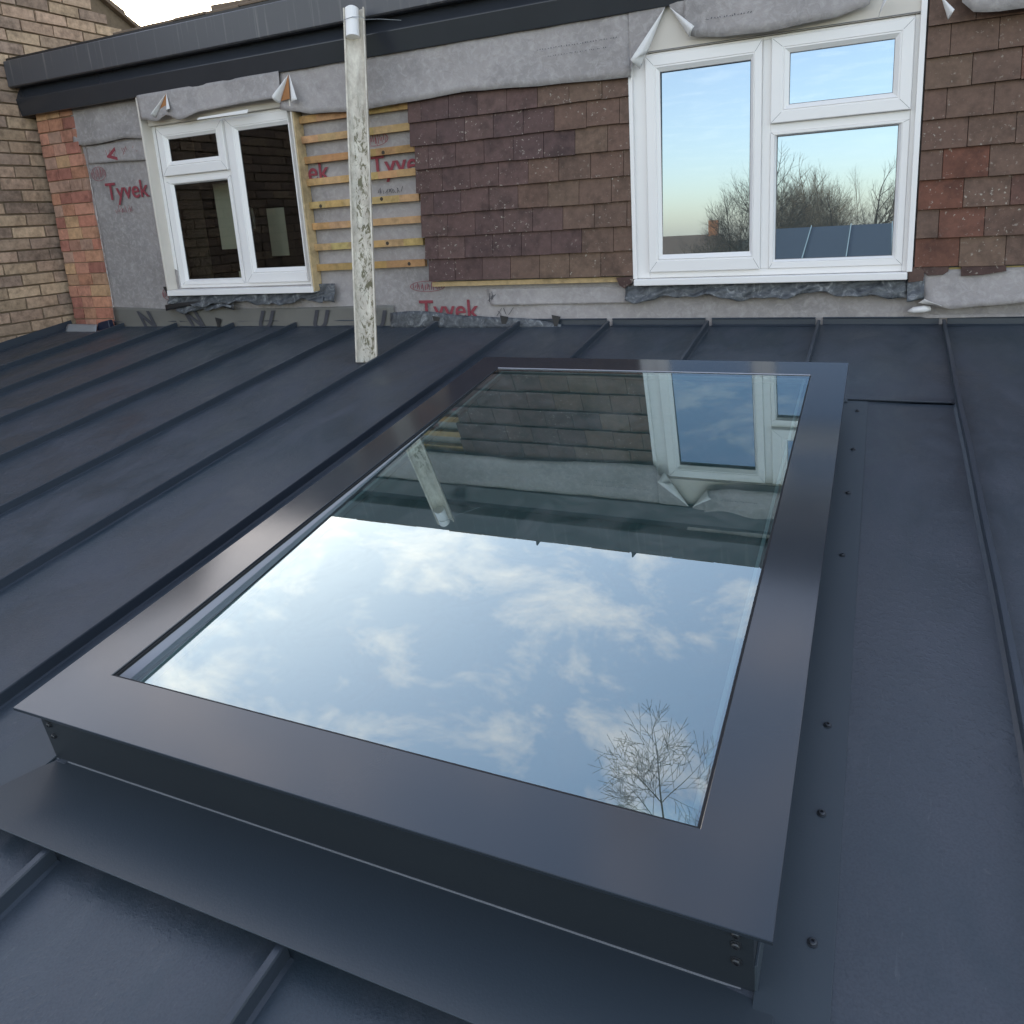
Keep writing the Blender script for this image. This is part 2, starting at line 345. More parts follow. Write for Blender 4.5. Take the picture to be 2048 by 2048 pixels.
def seam(x, s0, s1, bend=0):
    m_ = MB(); prof = [(-.016, -.002), (-.006, .004), (-.0045, .026), (-.0065, .029), (-.005, .032), (.006, .032), (.0075, .029), (.007, .003), (.017, -.002)]
    n = max(1, int((s1-s0)/.25)); ph = random.uniform(0, 6)
    for k in range(n):
        a = s0+(s1-s0)*k/n; b = s0+(s1-s0)*(k+1)/n
        wob = lambda s: .0016*math.sin(s*3.1+ph)+.0009*math.sin(s*7.7+ph*2)
        i = len(m_.v)
        if k == 0: m_.v += [RP(x+p[0]+wob(a), a, p[1]) for p in prof]
        base = len(m_.v)-len(prof)
        m_.v += [RP(x+p[0]+wob(b), b, p[1]) for p in prof]
        for q in range(len(prof)-1):
            m_.f.append((base+q, base+q+1, base+len(prof)+q+1, base+len(prof)+q)); m_.c.append((1, 1, 1))
    L_ = len(prof); m_.f.append(tuple(range(L_))[::-1]); m_.c.append((1, 1, 1)); e_ = len(m_.v); m_.f.append(tuple(range(e_-L_, e_))); m_.c.append((1, 1, 1))
    return m_.build('standing_seam', 'seam', roof)
for k, x in enumerate(xs[1:-1]):
    if SK['x0'] < x < SK['x1']:
        seam(x, .03, SK['s0']-.02); seam(x, SK['s1']+.145, REND)
    else: seam(x, .03, REND)
# upstand against the wall, one piece per bay with a little gap between
for k in range(len(xs)-1):
    m_ = MB(); a, b = xs[k]+.016, xs[k+1]-.016
    m_.prism([(-.002, -.004), (.03, -.004), (.034, .002), (.012, .006), (.008, .030), (.013, .034), (.009, .038), (-.002, .036)], lambda p, X: RP(X, p[0], p[1]), a, b)
    m_.build('upstand', 'seam', roof)
# lap joint of the sheet above the panel right of the skylight
m_ = MB(); m_.rbox(SK['x1']-.02, xs[11]-.018, SK['s0']-.03, SK['s0'], .004, .0085); m_.build('lap_joint', 'seam', roof, bevel=.001)
# raised edge along the neighbour's wall
m_ = MB(); m_.prism([(-1.598, -.01), (-1.598, .05), (-1.590, .052), (-1.585, .004), (-1.54, .002), (-1.54, -.01)], lambda p, s: RP(p[0], s, p[1]), .02, REND); m_.build('verge_upstand', 'seam', roof)

# ------------------------------------------------------------------ skylight
sl = empty('flat_skylight', RP(2.9, 2.0, 0), 'large flat glass skylight in a dark metal frame reflecting the cloudy sky', 'skylight')
x0, x1, s0, s1, h, e = (SK[k] for k in ('x0', 'x1', 's0', 's1', 'h', 'e'))
gx0, gx1, gs0, gs1 = 2.322, 3.494, 1.086, 2.962
def ring(mb, ax0, ax1, as0, as1, bx0, bx1, bs0, bs1, h0, h1, hb0=None, hb1=None):   # frame of four mitred pieces, outer rect a, inner rect b
    hb0 = h0 if hb0 is None else hb0; hb1 = h1 if hb1 is None else hb1
    oa = [(ax0, as1), (ax1, as1), (ax1, as0), (ax0, as0)]; ib = [(bx0, bs1), (bx1, bs1), (bx1, bs0), (bx0, bs0)]
    for k in range(4):
        j = (k+1) % 4
        mb.hexa([RP(*oa[k], h0), RP(*oa[j], h0), RP(*ib[j], hb0), RP(*ib[k], hb0), RP(*oa[k], h1), RP(*oa[j], h1), RP(*ib[j], hb1), RP(*ib[k], hb1)])
k_ = MB(); ring(k_, x0+e, x1-e, s0+e, s1-e, x0+e+.03, x1-e-.03, s0+e+.03, s1-e-.03, -.01, h-.004); k_.build('kerb', 'kerb', sl)
c_ = MB()
oa = [(x0, s1), (x1, s1), (x1, s0), (x0, s0)]; ib = [(gx0, gs1), (gx1, gs1), (gx1, gs0), (gx0, gs0)]
# one folded sheet: flat top, thin turned-down lip outside, inner return down to the glass
lv = [[RP(a, s, hh) for (a, s) in ring_] for ring_, hh in ((oa, h-.006), (oa, h), (ib, h), (ib, h-.022))]
i = 0
for r_ in lv: c_.v += r_
for q in range(3):
    for k in range(4):
        j = (k+1) % 4; c_.f.append((q*4+k, q*4+j, q*4+4+j, q*4+4+k)); c_.c.append((1, 1, 1))
cap = c_.build('frame', 'cap', sl, bevel=.0012, fix=False)
# underside of the overhang
u_ = MB(); ring(u_, x0+.002, x1-.002, s0+.002, s1-.002, x0+e+.004, x1-e-.004, s0+e+.004, s1-e-.004, h-.007, h-.0045); u_.build('frame_return', 'kerb', sl)
gk = MB(); ring(gk, gx0, gx1, gs0, gs1, gx0+.005, gx1-.005, gs0+.005, gs1-.005, h-.010, h-.0035); gk.build('gasket', 'gasket', sl)
gk = MB(); ring(gk, gx0, gx1, gs0, gs1, gx0+.004, gx1-.004, gs0+.004, gs1-.004, h-.045, h-.0101); gk.build('edge_trim', 'trim', sl)
TILT = 1.0*math.pi/180
def gh(s): return h-.002 - (s-gs0)*math.tan(TILT)
gp = MB(); a0, a1, b0, b1 = gx0+.004, gx1-.004, gs0+.004, gs1-.004
gp.face([RP(a0, b1, gh(b1)), RP(a1, b1, gh(b1)), RP(a1, b0, gh(b0)), RP(a0, b0, gh(b0))]); gp.build('outer_pane', 'skyglass', sl, fix=False)
gp = MB(); gp.face([RP(a0, b1, gh(b1)-.020), RP(a1, b1, gh(b1)-.020), RP(a1, b0, gh(b0)-.020), RP(a0, b0, gh(b0)-.020)]); gp.build('inner_pane', 'skyinner', sl, fix=False)
spc = MB()
def srail(xa, xb, sa, sb):
    spc.hexa([RP(xa, sb, gh(sb)-.0195), RP(xb, sb, gh(sb)-.0195), RP(xb, sa, gh(sa)-.0195), RP(xa, sa, gh(sa)-.0195), RP(xa, sb, gh(sb)-.004), RP(xb, sb, gh(sb)-.004), RP(xb, sa, gh(sa)-.004), RP(xa, sa, gh(sa)-.004)])
srail(a0+.022, a0+.034, b0+.012, b1-.012); srail(a1-.02, a1-.012, b0+.012, b1-.012); srail(a0+.035, a1-.021, b0+.012, b0+.022); srail(a0+.035, a1-.021, b1-.02, b1-.012)
spc.build('glass_spacer', 'spacer', sl)
m_ = MB(); m_.rbox(gx0+.002, gx1-.002, gs0-.0045, gs0, h-.002, h+.0012); m_.build('edge_highlight', 'trim', sl, bevel=.0005)  # thin pale strip standing in for the highlight along the far inner edge
# front apron flashing, lifted over the seam ends
ap = MB(); hk = -.005
f0, f1 = s1-e-.001, 3.247
ap.hexa([RP(2.20, f1, .040), RP(3.612, f1, .040), RP(3.606, f0+.0, hk), RP(x0+e-.0, f0, hk),
         RP(2.20, f1, .0425), RP(3.612, f1, .0425), RP(3.606, f0+.0, hk+.0025), RP(x0+e-.0, f0, hk+.0025)])
ap.build('apron_flashing', 'apron', sl, bevel=.001)
ln = MB(); ln.hexa([RP(x0+e, f0+.003, hk+.0026), RP(x1-e, f0+.003, hk+.0026), RP(x1-e, f0, hk+.0026), RP(x0+e, f0, hk+.0026), RP(x0+e, f0+.003, hk+.0045), RP(x1-e, f0+.003, hk+.0045), RP(x1-e, f0, hk+.0045), RP(x0+e, f0, hk+.0045)])
ln.build('cut_edge', 'edge_line', sl)
# side flashings
sf = MB(); sf.rbox(x1-e, 3.672, s0+.003, REND-.02, -.0005, .0035); sf.prism([(x1-e, .003), (x1-e+.004, .003), (x1-e+.004, .05), (x1-e, .05)], lambda p, s: RP(p[0], s, p[1]), s0+e, s1-e); sf.build('side_flashing', 'apron', sl, bevel=.0008)
sf = MB(); sf.rbox(2.10, x0+e, s0-.0, s1+.1, .0005, .004); sf.build('side_flashing', 'apron', sl, bevel=.0008)
sf = MB(); sf.rbox(x0, x1, s0-.05, s0+e, .0045, .008); sf.build('back_flashing', 'apron', sl, bevel=.0008)
def screw(P, n, r=.008):
    m_ = MB(); n = Vector(n).normalized(); a = n.orthogonal().normalized(); b_ = n.cross(a); K = 16
    lv = [(1.35, 0), (1.35, .0012), (1.0, .0016), (1.0, .0035), (.75, .0048), (.45, .0050), (.42, .0028)]
    for rr, hh in lv:
        for k in range(K):
            an = 2*math.pi*k/K; m_.v.append(P + (a*math.cos(an)+b_*math.sin(an))*r*rr + n*hh)
    for q in range(len(lv)-1):
        for k in range(K):
            j = (k+1) % K; m_.f.append((q*K+k, q*K+j, q*K+K+j, q*K+K+k)); m_.c.append((1, 1, 1))
    m_.f.append(tuple((len(lv)-1)*K+k for k in range(K))); m_.c.append((1, 1, 1))
    return m_.build('screw', 'screw', sl)
RN = RP(0, 0, 1)-RP(0, 0, 0); RS = RP(0, 1, 0)-RP(0, 0, 0)
for xx, ss in ((3.640, 1.05), (3.638, 1.365), (3.636, 1.655), (3.636, 1.981), (3.638, 2.562), (3.641, 2.76), (3.644, 2.979), (3.645, 3.4), (3.645, 3.8)): screw(RP(xx, ss, .0035), RN, .0054)
for hh in (.100, .080, .050): screw(RP(x1-e-.022, s1-e, hh), RS, .0058)
for hh in (.105, .090, .062): screw(RP(x0+e+.022, s1-e, hh), RS, .0052)

# ------------------------------------------------------------------ the neighbour's brick wall
def brick_col(pal): 
    c = random.choice(pal); k = random.uniform(.82, 1.15); return tuple(x*k for x in c)
nb = empty('neighbour_wall', (-1.65, -1, -3), 'tall yellow stock brick gable wall rising beside the metal roof', 'brick wall')
XW = -1.600; G = .0790; BL = .2370
def top_z(y): return 2.30+.56*(.74-y) if y > -.1 else 2.77-.45*(-.1-y)
YN, YF = -3.4, 1.06
bk = MB(); mo = MB()
pal = [(.43, .305, .210), (.38, .275, .195), (.46, .335, .225), (.34, .245, .185), (.41, .285, .205), (.31, .225, .17)]
r = 0; z = -.70
mo.v = []
while z < 2.85:
    y = YN + (0 if r % 2 else -.118) + random.uniform(-.012, .012)
    while y < YF:
        y0_, y1_ = max(y, YN), min(y+BL-.010, YF)
        zt = min(z+G-.011, min(top_z(y0_), top_z(y1_)))
        if y1_-y0_ > .03 and zt-z > .03:
            j = lambda a: random.uniform(-a, a)
            dx = random.uniform(-.004, .0035)
            if z+G-.011 > min(top_z(y0_), top_z(y1_)):
                pass
            bk.hexa([(XW-.05, y0_+j(.002), z+j(.003)), (XW+dx+j(.0015), y0_+j(.003), z+j(.003)), (XW+dx+j(.0015), y1_+j(.003), z+j(.003)), (XW-.05, y1_, z),
                     (XW-.05, y0_, zt), (XW+dx+j(.0015), y0_+j(.003), zt+j(.003)), (XW+dx+j(.0015), y1_+j(.003), zt+j(.003)), (XW-.05, y1_, zt)], brick_col(pal))
        y += BL
    z += G; r += 1
bk.build('brickwork', 'brick', nb, bevel=.003)
pts = [(YN+.01, -3), (YF-.01, -3), (YF-.01, top_z(YF)+.0), (-.1, 2.76), (YN+.01, top_z(YN)+.0)]
mo.prism(pts, lambda p, X: (X, p[0], p[1]), XW-.012, XW-.28); mo.build('mortar_bed', 'mortar', nb)
# verge tiles and mortar fillet up both slopes of the gable
vg = MB()
def verge(ya, yb, n):
    for k in range(n):
        a = ya+(yb-ya)*k/n; b_ = ya+(yb-ya)*(k+1)/n
        za, zb = top_z(a), top_z(b_); o1 = .012*(k % 2)
        vg.hexa([(XW-.30, a, za-.005), (XW+.035, a, za-.005), (XW+.035, b_, zb-.005), (XW-.30, b_, zb-.005), (XW-.30, a, za+.022+o1), (XW+.035, a, za+.022+o1), (XW+.035, b_, zb+.030+o1), (XW-.30, b_, zb+.030+o1)])
verge(-.1, YF+.08, 10); verge(YN, -.1, 24)
vg.build('verge_tiles', 'roof_tile', nb, bevel=.003)

# ------------------------------------------------------------------ the house and what is fixed to it
house = empty('house', (2, .3, -3), 'house rear wall wrapped in grey membrane, half stripped of its brown tiles', 'house')
XL, XR, ZT = -1.545, 6.0, 1.62
LW = dict(x0=-.493, x1=.595, z0=.250, z1=1.262); RW = dict(x0=2.597, x1=3.803, z0=.236, z1=1.255)
def wrinkle(x, z): return .004*math.sin(x*5.3+z*3)*math.sin(z*7+x) + .003*math.sin(x*13+z*17)
wm = MB()
def wpatch(xa, xb, za, zb):
    nu = max(1, int((xb-xa)/.06)); nv = max(1, int((zb-za)/.06))
    wm.grid(lambda u, v: (xa+(xb-xa)*u, wrinkle(xa+(xb-xa)*u, za+(zb-za)*v), za+(zb-za)*v), nu, nv)
wpatch(XL, LW['x0'], -.12, ZT); wpatch(LW['x0'], LW['x1'], -.12, LW['z0']); wpatch(LW['x0'], LW['x1'], LW['z1'], ZT)
wpatch(LW['x1'], RW['x0'], -.12, ZT); wpatch(RW['x0'], RW['x1'], -.12, RW['z0']); wpatch(RW['x0'], RW['x1'], RW['z1'], ZT); wpatch(RW['x1'], XR, -.12, ZT)
wm.build('membrane', 'membrane', house, smooth=True, fix=False)
bw = MB(); bw.box(XL, XR, .12, .3, -3, -.02); bw.box(XL, LW['x0']-.0, .05, .3, -.02, ZT); bw.box(LW['x1'], XR, .05, .3, -.02, ZT); bw.box(LW['x0'], LW['x1'], .05, .3, LW['z1'], ZT); bw.box(LW['x0'], LW['x1'], .05, .3, -.02, LW['z0'])
bw.build('wall', 'mortar', house)
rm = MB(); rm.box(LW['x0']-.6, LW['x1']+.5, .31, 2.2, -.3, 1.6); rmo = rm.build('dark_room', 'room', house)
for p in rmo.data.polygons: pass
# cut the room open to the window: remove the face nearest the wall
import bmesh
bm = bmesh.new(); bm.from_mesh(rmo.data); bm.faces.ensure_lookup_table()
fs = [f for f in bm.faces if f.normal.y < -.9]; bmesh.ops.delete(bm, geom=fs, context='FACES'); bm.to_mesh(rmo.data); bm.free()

def sheetpoly(pts, mat, name, parent=house, thick=.0015, lbl=None, bevel=0):
    m_ = MB(); m_.face(pts); o = m_.build(name, mat, parent, solid=thick, fix=False)
    if lbl: o['label'] = lbl
    return o
def band(top, bot, Y, mat, name, n=40, yc=.0, lbl=None, thick=.0015, amp=.004, parent=house):
    """a loose strip between two polylines given as (x, z)"""
    def interp(pl, u):
        X = pl[0][0]+(pl[-1][0]-pl[0][0])*u
        for a, b_ in zip(pl, pl[1:]):
            if a[0] <= X <= b_[0] or X <= pl[0][0]:
                k = (X-a[0])/max(1e-6, b_[0]-a[0]); k = min(1, max(0, k)); k = k*k*(3-2*k); return X, a[1]+(b_[1]-a[1])*k
        return pl[-1]
    m_ = MB()
    def fn(u, v):
        a = interp(top, u); b_ = interp(bot, u); x = a[0]+(b_[0]-a[0])*v; z = a[1]+(b_[1]-a[1])*v
        return (x, Y - yc*v*v + amp*math.sin(x*9+z*5)*(.4+.6*v) + amp*.5*math.sin(x*23+2), z)
    m_.grid(fn, n, 8); o = m_.build(name, mat, parent, smooth=True, solid=thick, fix=False)
    if lbl: o['label'] = lbl
    return o
# upper lap of membrane from the left window over the tile cladding to the right window
band([(.575, 1.445), (2.61, 1.445)], [(.575, 1.24), (.655, 1.222), (.80, 1.195), (1.10, 1.178), (1.42, 1.186), (1.75, 1.198), (1.88, 1.190), (2.2, 1.175), (2.61, 1.160)], -.070, 'membrane', 'membrane_flap', 60, .01)
band([(-1.20, 1.445), (-.535, 1.445)], [(-1.22, 1.225), (-1.13, 1.205), (-1.0, 1.203), (-.75, 1.215), (-.535, 1.195)], -.022, 'membrane', 'membrane_flap', 30, .01)
band([(-1.14, 1.20), (-.535, 1.20)], [(-1.14, 1.088), (-.9, 1.082), (-.535, 1.068)], -.012, 'membrane', 'membrane_lap', 30, .003)
band([(-.517, 1.440), (.60, 1.440)], [(-.50, 1.30), (-.36, 1.275), (-.28, 1.30), (-.17, 1.262), (0.0, 1.292), (.30, 1.300), (.60, 1.300)], -.088, 'membrane', 'membrane_flap', 50, .012)
band([(2.86, 1.60), (3.62, 1.60)], [(2.86, 1.33), (2.90, 1.285), (3.05, 1.268), (3.2, 1.262), (3.45, 1.275), (3.60, 1.300), (3.62, 1.36)], -.085, 'membrane', 'membrane_flap', 50, .02)
band([(3.93, 1.60), (6.0, 1.60)], [(3.93, 1.26), (3.98, 1.215), (4.05, 1.208), (4.3, 1.205), (6.0, 1.20)], -.105, 'membrane', 'membrane_flap', 50, .015)
# lower laps
band([(1.765, .200), (2.60, .196)], [(1.785, .112), (2.2, .112), (2.60, .116)], -.010, 'membrane', 'membrane_lap', 30, .006)
band([(3.83, .240), (6.0, .262)], [(3.86, .115), (3.95, .075), (4.1, .088), (4.3, .105), (6.0, .125)], -.045, 'membrane', 'membrane_flap', 40, .02)
band([(3.80, .045), (6.0, .065)], [(3.80, .030), (4.3, .035), (6.0, .045)], -.012, 'membrane', 'membrane_lap', 30, .003)
# olive damp proof strip low down on the left, with its dark print
band([(-1.15, .135), (-.6, .118), (.2, .112), (1.16, .120)], [(-1.15, -.02), (1.16, -.02)], -.016, 'membrane_olive', 'damp_proof_strip', 40, .004)
m_ = MB()
m_.grid(lambda u, v: (1.14+1.05*u, -.028-.012*v, (.078 - .02*u + .012*math.sin(u*9) - .055*max(0, u-.55)/.45)*(1-v) - .01*v), 40, 4)
m_.build('dark_flashing_edge', 'lead', house, smooth=True, solid=.002, fix=False)

def text(body, x, z, size, mat, y, shear=0.0, rot=0.0, sx=1.0, parent=house, name='printed_word', off=0.0):
    cu = bpy.data.curves.new('tmp', 'FONT'); cu.body = body; cu.size = size; cu.shear = shear; cu.offset = off; cu.extrude = .0006; cu.resolution_u = 6
    to = bpy.data.objects.new('tmp', cu); me = bpy.data.meshes.new_from_object(to)
    bpy.data.objects.remove(to)
    o = MB(); me.name = name
    cr_, sr_ = math.cos(rot), math.sin(rot); org = Vector((0, 0, 0)); p = parent
    while p is not None: org += p.location; p = p.parent
    for v in me.vertices:
        X, Z, E = v.co.x*sx, v.co.y, v.co.z
        v.co = Vector((x+X*cr_-Z*sr_, y-E, z+X*sr_+Z*cr_))-org
    me.flip_normals(); me.materials.clear(); me.materials.append(M[mat])
    ob = bpy.data.objects.new(name, me); col.objects.link(ob); ob.parent = parent; return ob
def tyvek(x, z, s=.145, y=-.009): return text('Tyvek', x, z, s, 'red_ink', y, sx=1.02, off=.0016, name='printed_brand_word')
tyvek(-1.02, .848, .155); text('ek', .655, .842, .155, 'red_ink', -.009, off=.0016, name='printed_letters'); tyvek(1.09, .838, .155, -.009); tyvek(1.325, .040, .150, -.009)
def oval(cx, cz, a, b_, y=-.0095, n=9, rot=0.0, mat='red_ink'):
    m_ = MB()
    def arc(sx_, lo, hi):
        K = 28
        for k in range(K):
            t0 = lo+(hi-lo)*k/K; t1 = lo+(hi-lo)*(k+1)/K; w_ = .0035
            P = lambda tt, q: (cx+(sx_*a+q)*math.cos(tt), y, cz+(b_+q*.6)*math.sin(tt))
            m_.face([P(t0, -w_), P(t1, -w_), P(t1, w_*.2), P(t0, w_*.2)])
    arc(1, 0, 2*math.pi)
    for k in range(n):
        u = -0.8+1.6*k/(n-1); hh = b_*math.sqrt(1-u*u)*.92; xx = cx+u*a
        sk = random.uniform(-.008, .008); lo = random.uniform(-1, -.3); hi = random.uniform(.3, 1)
        m_.face([(xx-.003, y, cz+lo*hh), (xx+.001, y, cz+lo*hh), (xx+.001+sk, y, cz+hi*hh), (xx-.003+sk, y, cz+hi*hh)])
    return m_.build('printed_oval_logo', mat, house, fix=False)
oval(-1.06, 1.02, .068, .045); oval(1.39, .222, .112, .030, n=15); oval(-.60, .215, .060, .040, y=-.0095); oval(1.14, 1.03, .085, .035, n=13)
def scribble(xa, xb, z, hh, mat, y=-.0095, n=10):
    m_ = MB()
    for k in range(n):
        xx = xa+(xb-xa)*(k+random.uniform(.1, .6))/n; q = random.uniform(-.4, .7)*hh; zz = z+random.uniform(0, .3)*hh; h2 = random.uniform(.4, 1)*hh
        m_.face([(xx, y, zz), (xx+.0035, y, zz), (xx+.0035+q, y, zz+h2), (xx+q, y, zz+h2)])
    return m_.build('faded_print', mat, house, fix=False)
scribble(-.96, -.80, .755, .045, 'red_ink', n=12); scribble(-.96, -.86, 1.105, .05, 'red_ink', y=-.0165, n=6); scribble(1.12, 1.28, .735, .035, 'black_ink', n=14)
scribble(-.80, -.70, 1.10, .07, 'red_ink', y=-.0165, n=8); 
text('V', -.945, 1.155, .12, 'red_ink', -.0165, rot=R(-82), off=.004, name='printed_letter'); scribble(1.76, 1.80, .12, .06, 'black_ink', y=-.0175, n=5); scribble(1.80, 1.9, .05, .05, 'black_ink', n=4)
for xx, ch, sh, sz in ((-.86, 'N', -.5, .17), (-.42, 'N', -.6, .17), (.13, 'U', .45, .16), (.56, 'U', .35, .16), (.98, 'U', .3, .15)):
    text(ch, xx, -.015, sz, 'black_ink', -.026, shear=sh, sx=1.0, off=.005, name='printed_letter')
scribble(2.15, 2.55, 1.335, .006, 'black_ink', y=-.080, n=30); scribble(2.2, 2.5, 1.30, .005, 'black_ink', y=-.080, n=22); scribble(2.95, 3.15, 1.345, .008, 'black_ink', y=-.102, n=16); scribble(3.35, 3.58, 1.36, .008, 'black_ink', y=-.102, n=16)

# battens between the windows and peeping out under and above the tiles
tim = [(.46, .29, .12), (.42, .26, .105), (.50, .33, .15)]
for k, z in enumerate((.350, .468, .588, .708, .836, .958, 1.070, 1.178)):
    m_ = MB(); xa = .652+random.uniform(-.004, .012); n = 6; sl_ = random.uniform(-.006, .006)
    cc = random.choice(tim)
    for q in range(n):
        a = xa+(1.40-xa)*q/n; b_ = xa+(1.40-xa)*(q+1)/n; d1, d2 = sl_*q/n, sl_*(q+1)/n; e1 = random.uniform(-.002, .002)
        m_.hexa([(a, -.034, z-.019+d1), (b_, -.034, z-.019+d2), (b_, -.006, z-.019+d2), (a, -.006, z-.019+d1), (a, -.034, z+.019+d1), (b_, -.034, z+.019+d2), (b_, -.006, z+.019+d2), (a, -.006, z+.019+d1)], tuple(x*random.uniform(.9, 1.1) for x in cc))
    m_.build('batten', 'timber', house)
for q, (xx, z) in enumerate(((1.20, .955), (1.16, .712), (.74, .700), (1.17, .47), (1.30, .352), (1.02, .95))):
    m_ = MB(); m_.tube([(xx, -.033, z), (xx, -.0355, z)], [.011, .010], 10); m_.build('knot', 'bark', house)
m_ = MB(); m_.box(1.44, 2.58, -.040, -.012, .222, .247, (.50, .36, .19)); m_.build('batten', 'timber', house)
m_ = MB(); m_.box(3.93, 4.6, -.040, -.012, .218, .247, (.42, .33, .14)); m_.build('batten', 'timber', house)

# tile hanging: each tile modelled, one mesh per block of cladding
def tiles(xa, xb, rows, zbase, name, newx, stag, ymul=1.0, topz=1.4, chips=()):
    m_ = MB(); TW = .165
    for r in range(rows):
        zb = zbase+.1185*r; x = xa + stag[r % len(stag)] - (TW/2 if r % 2 else 0)
        first = True
        left = xa+stag[r % len(stag)]
        while x < xb:
            a, b_ = max(x, left), min(x+TW-.0018, xb)
            if b_-a > .012:
                nx_ = newx(r)
                if a < nx_:
                    t_ = random.choice([(.110, .064, .056), (.102, .060, .054), (.116, .070, .061), (.094, .056, .052)])
                else: t_ = random.choice([(.140, .086, .062), (.132, .082, .060), (.144, .092, .064), (.138, .082, .060)])
                for (cx_, rr, cc) in chips:
                    if rr == r and a < cx_ < b_: t_ = cc
                k = random.uniform(.94, 1.06); t_ = tuple(q*k for q in t_)
                zt = min(zb+.122, topz); yb = -.064-random.uniform(0, .004); yt = -.050
                dz = random.uniform(-.0025, .0025)
                if zt > zb+.03:
                    m_.hexa([(a, yb, zb+dz), (b_, yb-random.uniform(-.002, .002), zb+dz+random.uniform(-.0015, .0015)), (b_, yb+.013, zb+dz), (a, yb+.013, zb+dz), (a, yt, zt), (b_, yt, zt), (b_, yt+.012, zt), (a, yt+.012, zt)], t_)
            x += TW
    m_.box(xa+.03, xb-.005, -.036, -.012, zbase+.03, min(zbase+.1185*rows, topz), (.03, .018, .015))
    return m_.build(name, 'tile', house, bevel=.0015)
tiles(1.425, 2.590, 8, .254, 'tile_cladding', lambda r: 1.90+.09*((r*3) % 4)-.05*(r == 0), [.012, .0, -.012, -.004, -.022, -.014, -.034, -.034], topz=1.26)
rust = (.15, .060, .038)
tiles(3.822, 6.0, 12, .254, 'tile_cladding', lambda r: 0, [0], topz=1.58, chips=((3.87, 0, (.13, .055, .035)), (3.98, 1, (.14, .06, .04)), (3.95, 2, rust), (4.0, 3, rust), (4.23, 6, (.13, .06, .04)), (4.2, 2, (.12, .06, .045))))
# broken tile stubs under the right cladding
def stub(pts, c=(.075, .042, .036)):
    m_ = MB(); n = len(pts)
    m_.prism([(p.x, p.z) for p in pts], lambda p, Y: (p[0], Y, p[1]), -.060, -.046, c); return m_.build('broken_tile', 'tile', house, bevel=.001)
stub([B6(*q, -.055) for q in ((430, 540), (590, 540), (640, 610), (625, 720), (430, 745))], (.10, .06, .048))
stub([B6(*q, -.055) for q in ((590, 535), (960, 530), (950, 600), (880, 645), (680, 655), (630, 600))], (.085, .05, .042))
stub([B6(*q, -.050) for q in ((1115, 500), (1690, 500), (1700, 595), (1400, 645), (1115, 660))])
stub([A2(*q, -.055) for q in ((1745, 1532), (1845, 1525), (1835, 1560), (1790, 1592), (1765, 1575))])
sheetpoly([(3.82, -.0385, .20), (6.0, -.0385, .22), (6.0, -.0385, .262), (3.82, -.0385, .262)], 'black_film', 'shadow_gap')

# ------------------------------------------------------------------ windows
def mitred(mb, X0_, X1_, Z0_, Z1_, prof):
    """prof: list of (inset, y) from the outside in"""
    i = len(mb.v)
    for d, y in prof: mb.v += [Vector((X0_+d, y, Z0_+d)), Vector((X1_-d, y, Z0_+d)), Vector((X1_-d, y, Z1_-d)), Vector((X0_+d, y, Z1_-d))]
    for q in range(len(prof)-1):
        for k in range(4):
            j = (k+1) % 4; mb.f.append((i+q*4+k, i+q*4+j, i+q*4+4+j, i+q*4+4+k)); mb.c.append((1, 1, 1))
def sash(win, X0_, X1_, Z0_, Z1_, pane, yf, glassmat, depth=.018, name='sash', tilt=0.0):
    px0, px1, pz0, pz1 = pane
    mb = MB()
    # profile varies in width per side, so loft rectangles
    def rect(d, y):   # d from 0 (outer) to 1 (pane)
        return [Vector((X0_+(px0-X0_)*d, y, Z0_+(pz0-Z0_)*d)), Vector((X1_+(px1-X1_)*d, y, Z0_+(pz0-Z0_)*d)), Vector((X1_+(px1-X1_)*d, y, Z1_+(pz1-Z1_)*d)), Vector((X0_+(px0-X0_)*d, y, Z1_+(pz1-Z1_)*d))]
    prof = [(0, yf+.012), (0, yf-depth+.003), (.04, yf-depth), (.62, yf-depth), (.66, yf-depth+.003), (.70, yf-depth+.003), (.74, yf-depth+.001), (1.0, yf-depth+.014), (1.0, yf+.004)]
    i = 0
    for d, y in prof: mb.v += rect(d, y)
    for q in range(len(prof)-1):
        for k in range(4):
            j = (k+1) % 4; mb.f.append((q*4+k, q*4+j, q*4+4+j, q*4+4+k)); mb.c.append((1, 1, 1))
    o = mb.build(name, 'upvc', win, fix=False)
    tl = (pz1-pz0)*math.tan(R(tilt)); p = MB(); p.face([(px0-.006, yf-tl*.3, pz0-.006), (px1+.006, yf-tl*.3, pz0-.006), (px1+.006, yf+tl*.7, pz1+.006), (px0-.006, yf+tl*.7, pz1+.006)]); p.build('pane', glassmat, win, fix=False)
    gk = MB(); mitred(gk, px0-.0005, px1+.0005, pz0-.0005, pz1+.0005, [(0, yf-.003), (.003, yf-.003), (.003, yf+.001)]); gk.build('seal', 'bead', win, fix=False)
    # mitre lines in the corners
    ml = MB()
    for (ox, oz, ix, iz) in ((X0_, Z0_, px0, pz0), (X1_, Z0_, px1, pz0), (X1_, Z1_, px1, pz1), (X0_, Z1_, px0, pz1)):
        a = Vector((ox+(ix-ox)*.06, yf-depth-.0003, oz+(iz-oz)*.06)); b_ = Vector((ox+(ix-ox)*.60, yf-depth-.0003, oz+(iz-oz)*.60)); n = Vector((-(b_-a).z, 0, (b_-a).x)).normalized()*.0007
        ml.face([a-n, b_-n, b_+n, a+n])
    ml.build('mitre_line', 'bead', win, fix=False)
    return o
rw = MB(); x0r, x1r, z0r, z1r = RW['x0'], RW['x1'], RW['z0'], RW['z1']
YF_ = -.040
